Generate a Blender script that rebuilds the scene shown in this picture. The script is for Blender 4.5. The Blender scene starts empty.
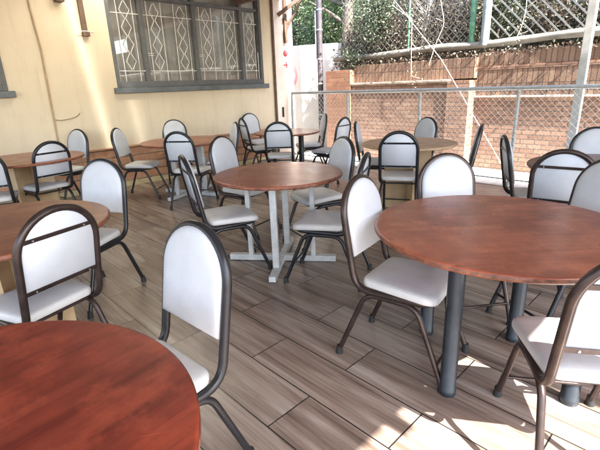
import bpy, bmesh, math, random
from mathutils import Vector, Matrix
R = math.radians
S = bpy.context.scene
C = S.collection

# ------------------------------------------------------------------ camera
YAW, PITCH, ROLL, CAMZ, FPX = 0.80693609, 0.31602585, -0.03768208, 1.42, 423.36
fw = Vector((-math.sin(YAW)*math.cos(PITCH), math.cos(YAW)*math.cos(PITCH), -math.sin(PITCH)))
r0 = Vector((math.cos(YAW), math.sin(YAW), 0)); u0 = r0.cross(fw)
rt = math.cos(ROLL)*r0 + math.sin(ROLL)*u0
up = -math.sin(ROLL)*r0 + math.cos(ROLL)*u0
cam = bpy.data.objects.new('camera', bpy.data.cameras.new('camera'))
cam.matrix_world = Matrix(((rt.x, up.x, -fw.x, 0), (rt.y, up.y, -fw.y, 0), (rt.z, up.z, -fw.z, CAMZ), (0, 0, 0, 1)))
cam.data.sensor_width = 36; cam.data.lens = 36*FPX/600
cam.data.clip_start = 0.05; cam.data.clip_end = 500
C.objects.link(cam); S.camera = cam

# ------------------------------------------------------------------ world, sun, exposure
SUN_AZ, SUN_EL = R(-7), R(48)          # from +X towards -Y
w = bpy.data.worlds.new('World'); S.world = w; w.use_nodes = True
nt = w.node_tree
sky = nt.nodes.new('ShaderNodeTexSky'); sky.sky_type = 'NISHITA'; sky.sun_disc = False
sky.sun_elevation = SUN_EL; sky.sun_rotation = R(90) - SUN_AZ
sky.dust_density = 2.0
bg = nt.nodes['Background']; bg.inputs['Strength'].default_value = 0.15
nt.links.new(sky.outputs[0], bg.inputs['Color'])
sl = bpy.data.lights.new('sun', 'SUN'); sl.energy = 5.0; sl.angle = R(0.5); sl.color = (1, 0.95, 0.87)
so = bpy.data.objects.new('sun', sl); C.objects.link(so)
sdir = Vector((math.cos(SUN_EL)*math.cos(SUN_AZ), math.cos(SUN_EL)*math.sin(SUN_AZ), math.sin(SUN_EL)))
so.rotation_euler = sdir.to_track_quat('Z', 'Y').to_euler()
S.view_settings.view_transform = 'Standard'; S.view_settings.look = 'None'
S.view_settings.exposure = 2.78; S.view_settings.gamma = 1; S.view_settings.use_curve_mapping = False
S.render.engine = 'CYCLES'

# ------------------------------------------------------------------ helpers
class MB:
    """collects geometry, links it as one mesh object"""
    def __init__(s): s.v = []; s.f = []; s.sm = []; s.mi = []
    def add(s, v, f, smooth=False, mi=0):
        n = len(s.v); s.v += [tuple(p) for p in v]
        for q in f: s.f.append([i+n for i in q]); s.sm.append(smooth); s.mi.append(mi)
    def box(s, a, b, mi=0):
        (x0, y0, z0), (x1, y1, z1) = a, b
        v = [(x0,y0,z0),(x1,y0,z0),(x1,y1,z0),(x0,y1,z0),(x0,y0,z1),(x1,y0,z1),(x1,y1,z1),(x0,y1,z1)]
        s.add(v, [(0,3,2,1),(4,5,6,7),(0,1,5,4),(1,2,6,5),(2,3,7,6),(3,0,4,7)], False, mi); return s
    def bar(s, p, q, w, h, upv=(0,0,1), mi=0):
        p = Vector(p); q = Vector(q); d = (q-p).normalized(); upv = Vector(upv)
        if abs(d.dot(upv)) > .99: upv = Vector((1,0,0))
        a = d.cross(upv).normalized()*w/2; b = a.cross(d).normalized()*h/2
        v = [p-a-b, p+a-b, p+a+b, p-a+b, q-a-b, q+a-b, q+a+b, q-a+b]
        s.add(v, [(0,3,2,1),(4,5,6,7),(0,1,5,4),(1,2,6,5),(2,3,7,6),(3,0,4,7)], False, mi); return s
    def tube(s, pts, r, n=10, closed=False, mi=0, smooth=True):
        pts = [Vector(p) for p in pts]; m = len(pts)
        rr = r if isinstance(r, (list, tuple)) else [r]*m
        tang = []
        for i in range(m):
            if closed: t = pts[(i+1) % m]-pts[i-1]
            else: t = pts[min(i+1, m-1)]-pts[max(i-1, 0)]
            tang.append(t.normalized())
        ref = Vector((0,0,1)) if abs(tang[0].z) < .9 else Vector((1,0,0))
        nrm = (ref - tang[0]*ref.dot(tang[0])).normalized()
        v = []
        for i in range(m):
            t = tang[i]; nrm = (nrm - t*nrm.dot(t)).normalized(); b = t.cross(nrm)
            for k in range(n):
                a = 2*math.pi*k/n
                v.append(pts[i] + (nrm*math.cos(a) + b*math.sin(a))*rr[i])
        f = []
        for i in range(m if closed else m-1):
            j = (i+1) % m
            for k in range(n):
                f.append((i*n+k, i*n+(k+1) % n, j*n+(k+1) % n, j*n+k))
        s.add(v, f, smooth, mi)
        if not closed:
            s.add([v[k] for k in range(n)], [tuple(range(n))[::-1]], False, mi)
            s.add([v[(m-1)*n+k] for k in range(n)], [tuple(range(n))], False, mi)
        return s
    def lathe(s, prof, n=64, c=(0,0,0), mi=0, smooth=True, cap=True):
        v = []; f = []
        for (r, z) in prof:
            for k in range(n):
                a = 2*math.pi*k/n; v.append((c[0]+r*math.cos(a), c[1]+r*math.sin(a), c[2]+z))
        for i in range(len(prof)-1):
            for k in range(n): f.append((i*n+k, i*n+(k+1) % n, (i+1)*n+(k+1) % n, (i+1)*n+k))
        s.add(v, f, smooth, mi)
        if cap:
            s.add(v[:n], [tuple(range(n))[::-1]], False, mi); s.add(v[-n:], [tuple(range(n))], False, mi)
        return s
    def build(s, name, mat, parent=None, loc=(0,0,0), bevel=0, seg=2):
        me = bpy.data.meshes.new(name); me.from_pydata(s.v, [], s.f)
        me.polygons.foreach_set('use_smooth', s.sm); me.polygons.foreach_set('material_index', s.mi)
        for m in (mat if isinstance(mat, (list, tuple)) else [mat]): me.materials.append(m)
        me.update()
        o = bpy.data.objects.new(name, me); C.objects.link(o); o.location = loc
        if parent: o.parent = parent
        if bevel:
            b = o.modifiers.new('bevel', 'BEVEL'); b.width = bevel; b.segments = seg; b.limit_method = 'ANGLE'
        return o
def tag(o, label=None, cat=None, group=None, kind=None):
    if label: o['label'] = label
    if cat: o['category'] = cat
    if group: o['group'] = group
    if kind: o['kind'] = kind
    return o
def empty(name, loc, rz=0):
    o = bpy.data.objects.new(name, None); C.objects.link(o); o.location = loc; o.rotation_euler.z = rz
    o.empty_display_size = .1; return o
def copy_tree(o, parent=None):
    c = o.copy(); C.objects.link(c)
    if parent: c.parent = parent
    for ch in list(o.children): copy_tree(ch, c)
    return c
def fillet(pts, rad, n=6):
    """round the inner corners of a polyline"""
    pts = [Vector(p) for p in pts]; out = [pts[0]]
    for i in range(1, len(pts)-1):
        a, b, c = pts[i-1], pts[i], pts[i+1]; r = rad[i-1] if isinstance(rad, (list, tuple)) else rad
        d1 = (a-b).normalized(); d2 = (c-b).normalized()
        L = min(r, (a-b).length*.49, (c-b).length*.49)
        p, q = b+d1*L, b+d2*L
        for k in range(n+1):
            t = k/n; out.append(p*(1-t)**2 + b*2*t*(1-t) + q*t*t)
    out.append(pts[-1]); return out

# ------------------------------------------------------------------ materials
def mat(name):
    m = bpy.data.materials.new(name); m.use_nodes = True
    return m, m.node_tree, m.node_tree.nodes['Principled BSDF']
def N(nt, t, **kw):
    n = nt.nodes.new(t)
    for k, v in kw.items():
        if k in n.inputs: n.inputs[k].default_value = v
        else: setattr(n, k, v)
    return n
def coords(nt, scale=(1,1,1), kind='Object', rot=(0,0,0), loc=(0,0,0)):
    tc = nt.nodes.new('ShaderNodeTexCoord'); mp = nt.nodes.new('ShaderNodeMapping')
    mp.inputs['Scale'].default_value = scale; mp.inputs['Rotation'].default_value = rot; mp.inputs['Location'].default_value = loc
    nt.links.new(tc.outputs[kind], mp.inputs[0]); return mp.outputs[0]
def ramp(nt, fac, stops):
    r = nt.nodes.new('ShaderNodeValToRGB'); e = r.color_ramp.elements
    while len(e) > 1: e.remove(e[-1])
    e[0].position = stops[0][0]; e[0].color = (*stops[0][1], 1)
    for p, c in stops[1:]:
        x = e.new(p); x.color = (*c, 1)
    nt.links.new(fac, r.inputs[0]); return r.outputs[0]
def mix(nt, fac, a, b, mode='MIX'):
    m = nt.nodes.new('ShaderNodeMix'); m.data_type = 'RGBA'; m.blend_type = mode
    for sock, val in ((m.inputs[0], fac), (m.inputs[6], a), (m.inputs[7], b)):
        if hasattr(val, 'is_output'): nt.links.new(val, sock)
        elif isinstance(val, (int, float)): sock.default_value = val
        else: sock.default_value = (*val, 1)
    return m.outputs[2]
def bump(nt, b, h, strength=.3, dist=.01):
    n = nt.nodes.new('ShaderNodeBump'); n.inputs['Strength'].default_value = strength; n.inputs['Distance'].default_value = dist
    nt.links.new(h, n.inputs['Height']); nt.links.new(n.outputs[0], b.inputs['Normal'])
def simple(name, col, rough=.5, metal=0, var=.15, scale=8, bmp=0, spec=.5):
    m, nt, b = mat(name)
    c = coords(nt)
    n = N(nt, 'ShaderNodeTexNoise', Scale=scale, Detail=6, Roughness=.6); nt.links.new(c, n.inputs[0])
    col2 = tuple(max(0, x*(1-var*1.6)) for x in col); col3 = tuple(min(1, x*(1+var)) for x in col)
    nt.links.new(ramp(nt, n.outputs[0], [(.3, col2), (.7, col3)]), b.inputs['Base Color'])
    rr = N(nt, 'ShaderNodeMapRange'); rr.inputs[3].default_value = max(.05, rough-.1); rr.inputs[4].default_value = min(1, rough+.12)
    nt.links.new(n.outputs[0], rr.inputs[0]); nt.links.new(rr.outputs[0], b.inputs['Roughness'])
    b.inputs['Metallic'].default_value = metal; b.inputs['Specular IOR Level'].default_value = spec
    if bmp:
        n2 = N(nt, 'ShaderNodeTexNoise', Scale=scale*9, Detail=4); nt.links.new(c, n2.inputs[0]); bump(nt, b, n2.outputs[0], bmp, .004)
    return m

def wood_top(name, dark, mid, light, rot=0, rough=.3, board=.11, coat=.25):
    m, nt, b = mat(name)
    c = coords(nt, rot=(0, 0, rot))
    oi = nt.nodes.new('ShaderNodeObjectInfo')
    mulr = N(nt, 'ShaderNodeMath', operation='MULTIPLY'); mulr.inputs[1].default_value = 37; nt.links.new(oi.outputs['Random'], mulr.inputs[0])
    br = N(nt, 'ShaderNodeTexBrick', Scale=1.0); br.inputs['Mortar Size'].default_value = 0.0006; br.inputs['Brick Width'].default_value = .9
    br.inputs['Row Height'].default_value = board; br.inputs['Color1'].default_value = (0,0,0,1); br.inputs['Color2'].default_value = (1,1,1,1)
    br.inputs['Mortar'].default_value = (0.2,0.2,0.2,1); br.offset = .37
    nt.links.new(c, br.inputs['Vector'])
    sep = N(nt, 'ShaderNodeVectorMath', operation='MULTIPLY'); sep.inputs[1].default_value = (1.6, 26, 1); nt.links.new(c, sep.inputs[0])
    add = N(nt, 'ShaderNodeVectorMath', operation='ADD')
    sc = N(nt, 'ShaderNodeVectorMath', operation='SCALE'); sc.inputs['Scale'].default_value = 9.0
    nt.links.new(br.outputs[0], sc.inputs[0]); nt.links.new(sep.outputs[0], add.inputs[0]); nt.links.new(sc.outputs[0], add.inputs[1])
    n1 = N(nt, 'ShaderNodeTexNoise', Scale=1.0, Detail=7, Roughness=.62, Distortion=.6); n1.noise_dimensions = '4D'
    nt.links.new(add.outputs[0], n1.inputs['Vector']); nt.links.new(mulr.outputs[0], n1.inputs['W'])
    n2 = N(nt, 'ShaderNodeTexNoise', Scale=5.0, Detail=4, Roughness=.6); n2.noise_dimensions = '4D'
    nt.links.new(c, n2.inputs['Vector']); nt.links.new(mulr.outputs[0], n2.inputs['W'])
    col = ramp(nt, n1.outputs[0], [(.28, dark), (.48, mid), (.72, light)])
    col = mix(nt, .30, col, ramp(nt, br.outputs[0], [(0, dark), (1, light)]))
    col = mix(nt, ramp(nt, n2.outputs[0], [(.38, (0,0,0)), (.72, (.62,.62,.62))]), col, tuple(x*.9 for x in dark))
    # scuffs
    n3 = N(nt, 'ShaderNodeTexNoise', Scale=38, Detail=5, Roughness=.75); nt.links.new(c, n3.inputs['Vector'])
    col = mix(nt, ramp(nt, n3.outputs[0], [(.66, (0,0,0)), (.76, (.35,.35,.35))]), col, tuple(min(1, x*1.8+.03) for x in light))
    ws = N(nt, 'ShaderNodeVectorMath', operation='MULTIPLY'); ws.inputs[1].default_value = (3.0, 60, 1)
    cs2 = coords(nt, rot=(0, 0, rot+.7)); nt.links.new(cs2, ws.inputs[0])
    nsx = N(nt, 'ShaderNodeTexNoise', Scale=1.0, Detail=2, Roughness=.5); nt.links.new(ws.outputs[0], nsx.inputs['Vector'])
    col = mix(nt, ramp(nt, nsx.outputs[0], [(.72, (0,0,0)), (.76, (.35,.35,.35))]), col, tuple(min(1, x*1.7+.02) for x in light))
    n7 = N(nt, 'ShaderNodeTexNoise', Scale=9, Detail=7, Roughness=.7); n7.noise_dimensions = '4D'
    nt.links.new(c, n7.inputs['Vector']); nt.links.new(mulr.outputs[0], n7.inputs['W'])
    col = mix(nt, ramp(nt, n7.outputs[0], [(.50, (0,0,0)), (.68, (.5,.5,.5))]), col, tuple(x*1.15 for x in light))
    nt.links.new(col, b.inputs['Base Color'])
    rr = N(nt, 'ShaderNodeMapRange'); rr.inputs[3].default_value = rough-.08; rr.inputs[4].default_value = rough+.16
    nt.links.new(n2.outputs[0], rr.inputs[0]); nt.links.new(rr.outputs[0], b.inputs['Roughness'])
    b.inputs['Specular IOR Level'].default_value = .38; b.inputs['Coat Weight'].default_value = coat; b.inputs['Coat Roughness'].default_value = .22
    bump(nt, b, n1.outputs[0], .08, .002)
    return m

MAHOG = wood_top('mahogany_top', (.10,.019,.010), (.275,.062,.030), (.40,.13,.068), rot=R(-46), rough=.26, coat=.2)
REDTOP = wood_top('red_varnished_top', (.055,.006,.004), (.225,.029,.014), (.33,.065,.030), rot=R(-97), rough=.42, board=.3, coat=0)
BROWNTOP = wood_top('brown_top', (.12,.03,.016), (.26,.077,.037), (.38,.135,.068), rot=R(-80), rough=.34)
MAROON = wood_top('maroon_top', (.055,.017,.014), (.12,.036,.027), (.18,.06,.045), rot=R(-30), rough=.34)
OAK = wood_top('light_oak', (.33,.205,.125), (.45,.30,.20), (.54,.385,.27), rot=R(-40), rough=.4, coat=.05, board=.5)
OAKPANEL = simple('oak_panel', (.46,.325,.19), .5, var=.12, scale=5)
EDGE = simple('worn_edge_wood', (.20,.075,.042), .45, var=.5, scale=22)
OAKEDGE = simple('oak_edge', (.42,.30,.16), .5, var=.2, scale=20)
GREYPAINT = simple('pale_grey_paint', (.52,.54,.55), .45, var=.12, scale=14)
BLUESTEEL = simple('dark_blue_grey_steel', (.032,.038,.048), .35, metal=.35, var=.2, scale=10)
BLACKT = simple('black_steel', (.022,.022,.026), .30, metal=.3, var=.2, scale=12)
BRONZE = simple('bronze_steel', (.055,.038,.034), .30, metal=.55, var=.25, scale=14)
RUBBER = simple('black_rubber', (.018,.018,.018), .7)
GALV = simple('galvanised_steel', (.42,.44,.45), .45, metal=.35, var=.15, scale=20)
WIRE = simple('galvanised_wire', (.62,.62,.60), .5, metal=.2)
SCREW = simple('screw_steel', (.5,.5,.5), .35, metal=.8)

def vinyl(name, col, col2, bs=.12):
    m, nt, b = mat(name)
    c = coords(nt); oi = nt.nodes.new('ShaderNodeObjectInfo')
    mulr = N(nt, 'ShaderNodeMath', operation='MULTIPLY'); mulr.inputs[1].default_value = 23; nt.links.new(oi.outputs['Random'], mulr.inputs[0])
    n = N(nt, 'ShaderNodeTexNoise', Scale=5, Detail=5, Roughness=.6); n.noise_dimensions = '4D'
    nt.links.new(c, n.inputs['Vector']); nt.links.new(mulr.outputs[0], n.inputs['W'])
    base = ramp(nt, n.outputs[0], [(.3, col2), (.6, col)])
    ns = N(nt, 'ShaderNodeTexNoise', Scale=19, Detail=9, Roughness=.78, Distortion=1.5); ns.noise_dimensions = '4D'
    nt.links.new(c, ns.inputs['Vector']); nt.links.new(mulr.outputs[0], ns.inputs['W'])
    nt.links.new(mix(nt, ramp(nt, ns.outputs[0], [(.60, (0,0,0)), (.70, (.45,.45,.45))]), base, tuple(x*.62 for x in col2)), b.inputs['Base Color'])
    b.inputs['Roughness'].default_value = .42
    n2 = N(nt, 'ShaderNodeTexNoise', Scale=260, Detail=2); nt.links.new(c, n2.inputs['Vector'])
    n3 = N(nt, 'ShaderNodeTexNoise', Scale=7, Detail=2); nt.links.new(c, n3.inputs['Vector'])
    a = N(nt, 'ShaderNodeMath', operation='MULTIPLY_ADD'); a.inputs[1].default_value = 6.0
    nt.links.new(n3.outputs[0], a.inputs[0]); nt.links.new(n2.outputs[0], a.inputs[2])
    bump(nt, b, a.outputs[0], bs, .002)
    return m
SEATV = vinyl('grey_seat_vinyl', (.57,.575,.58), (.45,.455,.46), .3)
PADV = vinyl('pale_back_vinyl', (.52,.54,.58), (.44,.455,.49), .3)
PANEL = vinyl('white_back_panel', (.60,.63,.69), (.53,.56,.61), .05)

# floor: wood-look tiles, 0.9 x 0.266 m, grain along X
def floor_mat():
    m, nt, b = mat('wood_look_tiles')
    c = coords(nt, loc=(1.205, -1.176, 0))
    br = N(nt, 'ShaderNodeTexBrick', Scale=1.0); br.offset = .5; br.offset_frequency = 2
    br.inputs['Brick Width'].default_value = .90; br.inputs['Row Height'].default_value = .266
    br.inputs['Mortar Size'].default_value = .0034; br.inputs['Mortar Smooth'].default_value = .05
    br.inputs['Color1'].default_value = (0,0,0,1); br.inputs['Color2'].default_value = (1,1,1,1)
    nt.links.new(c, br.inputs['Vector'])
    st = N(nt, 'ShaderNodeVectorMath', operation='MULTIPLY'); st.inputs[1].default_value = (1.15, 11.5, 1); nt.links.new(c, st.inputs[0])
    sc = N(nt, 'ShaderNodeVectorMath', operation='SCALE'); sc.inputs['Scale'].default_value = 17.0; nt.links.new(br.outputs[0], sc.inputs[0])
    add = N(nt, 'ShaderNodeVectorMath', operation='ADD'); nt.links.new(st.outputs[0], add.inputs[0]); nt.links.new(sc.outputs[0], add.inputs[1])
    n1 = N(nt, 'ShaderNodeTexNoise', Scale=1.0, Detail=8, Roughness=.6, Distortion=.9); nt.links.new(add.outputs[0], n1.inputs[0])
    st2 = N(nt, 'ShaderNodeVectorMath', operation='MULTIPLY'); st2.inputs[1].default_value = (.5, 3.2, 1); nt.links.new(add.outputs[0], st2.inputs[0])
    n2 = N(nt, 'ShaderNodeTexNoise', Scale=1.3, Detail=6, Roughness=.65, Distortion=.3); nt.links.new(st2.outputs[0], n2.inputs[0])
    col = ramp(nt, n1.outputs[0], [(.30, (.06,.037,.027)), (.40, (.135,.088,.067)), (.50, (.245,.18,.145)), (.58, (.345,.28,.235)), (.68, (.50,.44,.39))])
    col = mix(nt, .35, col, ramp(nt, n2.outputs[0], [(.38, (.09,.06,.045)), (.6, (.33,.265,.22))]))
    col = mix(nt, .16, col, ramp(nt, br.outputs[0], [(0, (.13,.10,.085)), (1, (.34,.275,.23))]))
    n4 = N(nt, 'ShaderNodeTexNoise', Scale=1.1, Detail=3); nt.links.new(c, n4.inputs[0])
    col = mix(nt, ramp(nt, n4.outputs[0], [(.45, (0,0,0)), (.8, (.35,.35,.35))]), col, (.09,.06,.045))
    n5 = N(nt, 'ShaderNodeTexNoise', Scale=23, Detail=8, Roughness=.8); nt.links.new(c, n5.inputs[0])
    col = mix(nt, ramp(nt, n5.outputs[0], [(.60, (0,0,0)), (.72, (.5,.5,.5))]), col, (.07,.055,.045))
    n6 = N(nt, 'ShaderNodeTexNoise', Scale=70, Detail=3, Roughness=.6); nt.links.new(c, n6.inputs[0])
    col = mix(nt, ramp(nt, n6.outputs[0], [(.70, (0,0,0)), (.74, (.45,.45,.45))]), col, (.45,.40,.34))
    col = mix(nt, br.outputs['Fac'], col, (.012,.011,.011))
    nt.links.new(col, b.inputs['Base Color'])
    rr = N(nt, 'ShaderNodeMapRange'); rr.inputs[3].default_value = .17; rr.inputs[4].default_value = .42
    nt.links.new(n2.outputs[0], rr.inputs[0]); nt.links.new(rr.outputs[0], b.inputs['Roughness'])
    inv = N(nt, 'ShaderNodeMath', operation='SUBTRACT'); inv.inputs[0].default_value = 1; nt.links.new(br.outputs['Fac'], inv.inputs[1])
    ma = N(nt, 'ShaderNodeMath', operation='MULTIPLY_ADD'); ma.inputs[1].default_value = .12
    nt.links.new(n1.outputs[0], ma.inputs[0]); nt.links.new(inv.outputs[0], ma.inputs[2])
    bump(nt, b, ma.outputs[0], .18, .002)
    return m
FLOOR = floor_mat()

def brick_mat(name, bw, rh, c1, c2, mortar, msize=.008, off=.5, vert=False, stain=.5):
    m, nt, b = mat(name)
    tc = nt.nodes.new('ShaderNodeTexCoord'); sp = nt.nodes.new('ShaderNodeSeparateXYZ'); cb = nt.nodes.new('ShaderNodeCombineXYZ')
    nt.links.new(tc.outputs['Object'], sp.inputs[0])
    ad = N(nt, 'ShaderNodeMath', operation='ADD'); nt.links.new(sp.outputs[0], ad.inputs[0]); nt.links.new(sp.outputs[1], ad.inputs[1])
    nt.links.new(ad.outputs[0], cb.inputs[0]); nt.links.new(sp.outputs[2], cb.inputs[1])
    nz = N(nt, 'ShaderNodeTexNoise', Scale=14, Detail=2); nt.links.new(tc.outputs['Object'], nz.inputs[0])
    dm = N(nt, 'ShaderNodeVectorMath', operation='SCALE'); dm.inputs['Scale'].default_value = .006; nt.links.new(nz.outputs[1], dm.inputs[0])
    av = N(nt, 'ShaderNodeVectorMath', operation='ADD'); nt.links.new(cb.outputs[0], av.inputs[0]); nt.links.new(dm.outputs[0], av.inputs[1])
    br = N(nt, 'ShaderNodeTexBrick', Scale=1.0); br.offset = off
    br.inputs['Brick Width'].default_value = bw; br.inputs['Row Height'].default_value = rh
    br.inputs['Mortar Size'].default_value = msize; br.inputs['Mortar Smooth'].default_value = .4; br.inputs['Bias'].default_value = -.1
    br.inputs['Color1'].default_value = (*c1, 1); br.inputs['Color2'].default_value = (*c2, 1); br.inputs['Mortar'].default_value = (*mortar, 1)
    nt.links.new(av.outputs[0], br.inputs['Vector'])
    n = N(nt, 'ShaderNodeTexNoise', Scale=3.5, Detail=8, Roughness=.7); nt.links.new(tc.outputs['Object'], n.inputs[0])
    n2 = N(nt, 'ShaderNodeTexNoise', Scale=28, Detail=5, Roughness=.7); nt.links.new(tc.outputs['Object'], n2.inputs[0])
    col = mix(nt, ramp(nt, n.outputs[0], [(.35, (0,0,0)), (.75, (stain,)*3)]), br.outputs[0], (.10,.07,.06))
    col = mix(nt, ramp(nt, n2.outputs[0], [(.56, (0,0,0)), (.72, (.4,.4,.4))]), col, (.46,.34,.26))
    nt.links.new(col, b.inputs['Base Color']); b.inputs['Roughness'].default_value = .9
    ma = N(nt, 'ShaderNodeMath', operation='SUBTRACT'); nt.links.new(n2.outputs[0], ma.inputs[0]); nt.links.new(br.outputs['Fac'], ma.inputs[1])
    bump(nt, b, ma.outputs[0], .8, .012)
    return m
BRICK = brick_mat('face_brick', .21, .072, (.23,.12,.078), (.38,.225,.155), (.12,.085,.068), stain=.35)
BRICKFACE = brick_mat('smooth_red_brick', .225, .082, (.25,.115,.065), (.33,.165,.10), (.18,.11,.075), msize=.005, stain=.3)
SOLDIER = brick_mat('soldier_brick', .075, .27, (.17,.10,.068), (.29,.185,.125), (.08,.058,.045), msize=.007, off=0, stain=.35)
CONCRETE = simple('weathered_concrete', (.25,.235,.205), .9, var=.3, scale=4, bmp=.5)
WHITEWALL = simple('whitewashed_plaster', (.74,.72,.69), .9, var=.07, scale=3, bmp=.3)

def plaster():
    m, nt, b = mat('cream_plaster')
    c = coords(nt)
    n = N(nt, 'ShaderNodeTexNoise', Scale=.9, Detail=6, Roughness=.55); nt.links.new(c, n.inputs[0])
    n2 = N(nt, 'ShaderNodeTexNoise', Scale=60, Detail=5, Roughness=.7); nt.links.new(c, n2.inputs[0])
    n3 = N(nt, 'ShaderNodeTexNoise', Scale=5, Detail=6, Roughness=.7); nt.links.new(c, n3.inputs[0])
    col = ramp(nt, n.outputs[0], [(.3, (.57,.485,.355)), (.65, (.67,.58,.435))])
    col = mix(nt, ramp(nt, n3.outputs[0], [(.55, (0,0,0)), (.8, (.3,.3,.3))]), col, (.46,.37,.26))
    nt.links.new(col, b.inputs['Base Color']); b.inputs['Roughness'].default_value = .62
    st = coords(nt, scale=(1, 5, .5)); n4 = N(nt, 'ShaderNodeTexNoise', Scale=1.6, Detail=7, Roughness=.7); nt.links.new(st, n4.inputs[0])
    col = mix(nt, ramp(nt, n4.outputs[0], [(.52, (0,0,0)), (.72, (.35,.35,.35))]), col, (.42,.34,.24))
    n5 = N(nt, 'ShaderNodeTexNoise', Scale=31, Detail=6, Roughness=.75); nt.links.new(c, n5.inputs[0])
    col = mix(nt, ramp(nt, n5.outputs[0], [(.66, (0,0,0)), (.72, (.35,.35,.35))]), col, (.36,.29,.21))
    nt.links.new(col, b.inputs['Base Color'])
    bump(nt, b, n2.outputs[0], .3, .005)
    return m
CREAM = plaster()
PIERM = simple('pale_pink_plaster', (.72,.64,.58), .8, var=.06, scale=3, bmp=.2)
WINFRAME = simple('dark_teal_frame', (.10,.105,.11), .45, var=.15)
SILL = simple('slate_sill', (.10,.115,.125), .4, var=.2)
BARW = simple('white_burglar_bar', (.80,.80,.78), .5)
DADO = wood_top('orange_brown_boards', (.34,.16,.085), (.50,.27,.16), (.60,.36,.24), rot=0, rough=.45, board=3, coat=.1)
SKIRT = simple('pale_skirting', (.55,.45,.26), .6)
TIMBER = simple('brown_timber', (.12,.07,.048), .6, var=.35, scale=9)
ROOFM = simple('roof_sheet', (.42,.42,.42), .6, var=.1, scale=2)
PAVE = simple('white_paving', (.78,.77,.74), .8, var=.08, scale=3)
EARTH = simple('dry_earth', (.20,.16,.11), .95, var=.3, scale=2, bmp=.5)
CURT = simple('beige_curtain', (.60,.56,.52), .85, var=.15, scale=4)
ROOMM = simple('room_dark', (.10,.09,.08), .8)
REDM = simple('fire_red', (.48,.07,.08), .4)
WHITEM = simple('sign_white', (.78,.76,.74), .5, var=.04)
SWITCH = simple('switch_black', (.02,.02,.02), .4)
GREENP = simple('flaking_green_paint', (.10,.26,.15), .6, var=.4, scale=14)
PALEPOLE = simple('pale_weathered_pole', (.27,.31,.31), .6, var=.25, scale=10)
DARKPOLE = simple('dark_pole', (.07,.06,.07), .6, var=.3, scale=9)
LATT = simple('lattice_slat', (.22,.21,.185), .7, var=.25, scale=9)
BARK = simple('grey_bark', (.16,.13,.10), .9, var=.4, scale=14, bmp=.8)
TWIG = simple('pale_twig', (.55,.50,.43), .8, var=.2)
def glass():
    m = bpy.data.materials.new('window_glass'); m.use_nodes = True; nt = m.node_tree; nt.nodes.clear()
    o = nt.nodes.new('ShaderNodeOutputMaterial'); t = nt.nodes.new('ShaderNodeBsdfTransparent'); g = nt.nodes.new('ShaderNodeBsdfGlossy')
    t.inputs[0].default_value = (.94,.95,.95,1); g.inputs['Roughness'].default_value = .015
    mx = nt.nodes.new('ShaderNodeMixShader'); lw = nt.nodes.new('ShaderNodeLayerWeight'); lw.inputs[0].default_value = .35
    mr = nt.nodes.new('ShaderNodeMapRange'); mr.inputs[3].default_value = .07; mr.inputs[4].default_value = .9
    nt.links.new(lw.outputs['Fresnel'], mr.inputs[0]); nt.links.new(mr.outputs[0], mx.inputs[0])
    nt.links.new(t.outputs[0], mx.inputs[1]); nt.links.new(g.outputs[0], mx.inputs[2]); nt.links.new(mx.outputs[0], o.inputs[0])
    return m
GLASS = glass()
def leafm(name, cols, trans=.3):
    m, nt, b = mat(name)
    g = nt.nodes.new('ShaderNodeNewGeometry')
    col = ramp(nt, g.outputs['Random Per Island'], [(i/(len(cols)-1), c) for i, c in enumerate(cols)])
    nt.links.new(col, b.inputs['Base Color']); b.inputs['Roughness'].default_value = .55
    tr = nt.nodes.new('ShaderNodeBsdfTranslucent'); nt.links.new(col, tr.inputs[0])
    mx = nt.nodes.new('ShaderNodeMixShader'); mx.inputs[0].default_value = trans
    out = nt.nodes['Material Output']
    nt.links.new(b.outputs[0], mx.inputs[1]); nt.links.new(tr.outputs[0], mx.inputs[2]); nt.links.new(mx.outputs[0], out.inputs[0])
    return m
L_GREEN = leafm('light_green_leaves', [(.05,.09,.03), (.11,.17,.06), (.19,.26,.12), (.34,.38,.25)])
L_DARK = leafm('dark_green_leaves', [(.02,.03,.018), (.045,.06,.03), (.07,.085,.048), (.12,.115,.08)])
L_BLUEG = leafm('grey_green_leaves', [(.04,.065,.04), (.08,.12,.07), (.15,.19,.12), (.26,.28,.20)])
L_DRY = leafm('dry_brown_leaves', [(.05,.038,.028), (.11,.085,.062), (.17,.138,.104), (.25,.215,.17)])
L_PALE = leafm('pale_blossom', [(.35,.36,.22), (.5,.47,.36)])

# ------------------------------------------------------------------ setting
tag(MB().box((-60, -60, -.5), (60, 60, -.12)).build('ground', EARTH), kind='structure')
tag(MB().box((-7.0, -4.5, -.11), (4.5, 5.97, 0)).build('floor', FLOOR), kind='structure')
DECKEDGE = simple('deck_edge', (.20,.16,.135), .7)
tag(MB().box((-7.0, 5.975, -.11), (4.5, 6.09, -.008)).build('floor_edge', DECKEDGE), kind='structure')
pv = MB(); x = -6.9
while x < 4.4:
    pv.box((x, 6.095, -.11), (x+.192, 7.24, -.02)); x += .205
tag(pv.build('paving_strip', PAVE, bevel=.006), kind='structure')

WX = -6.75
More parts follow.
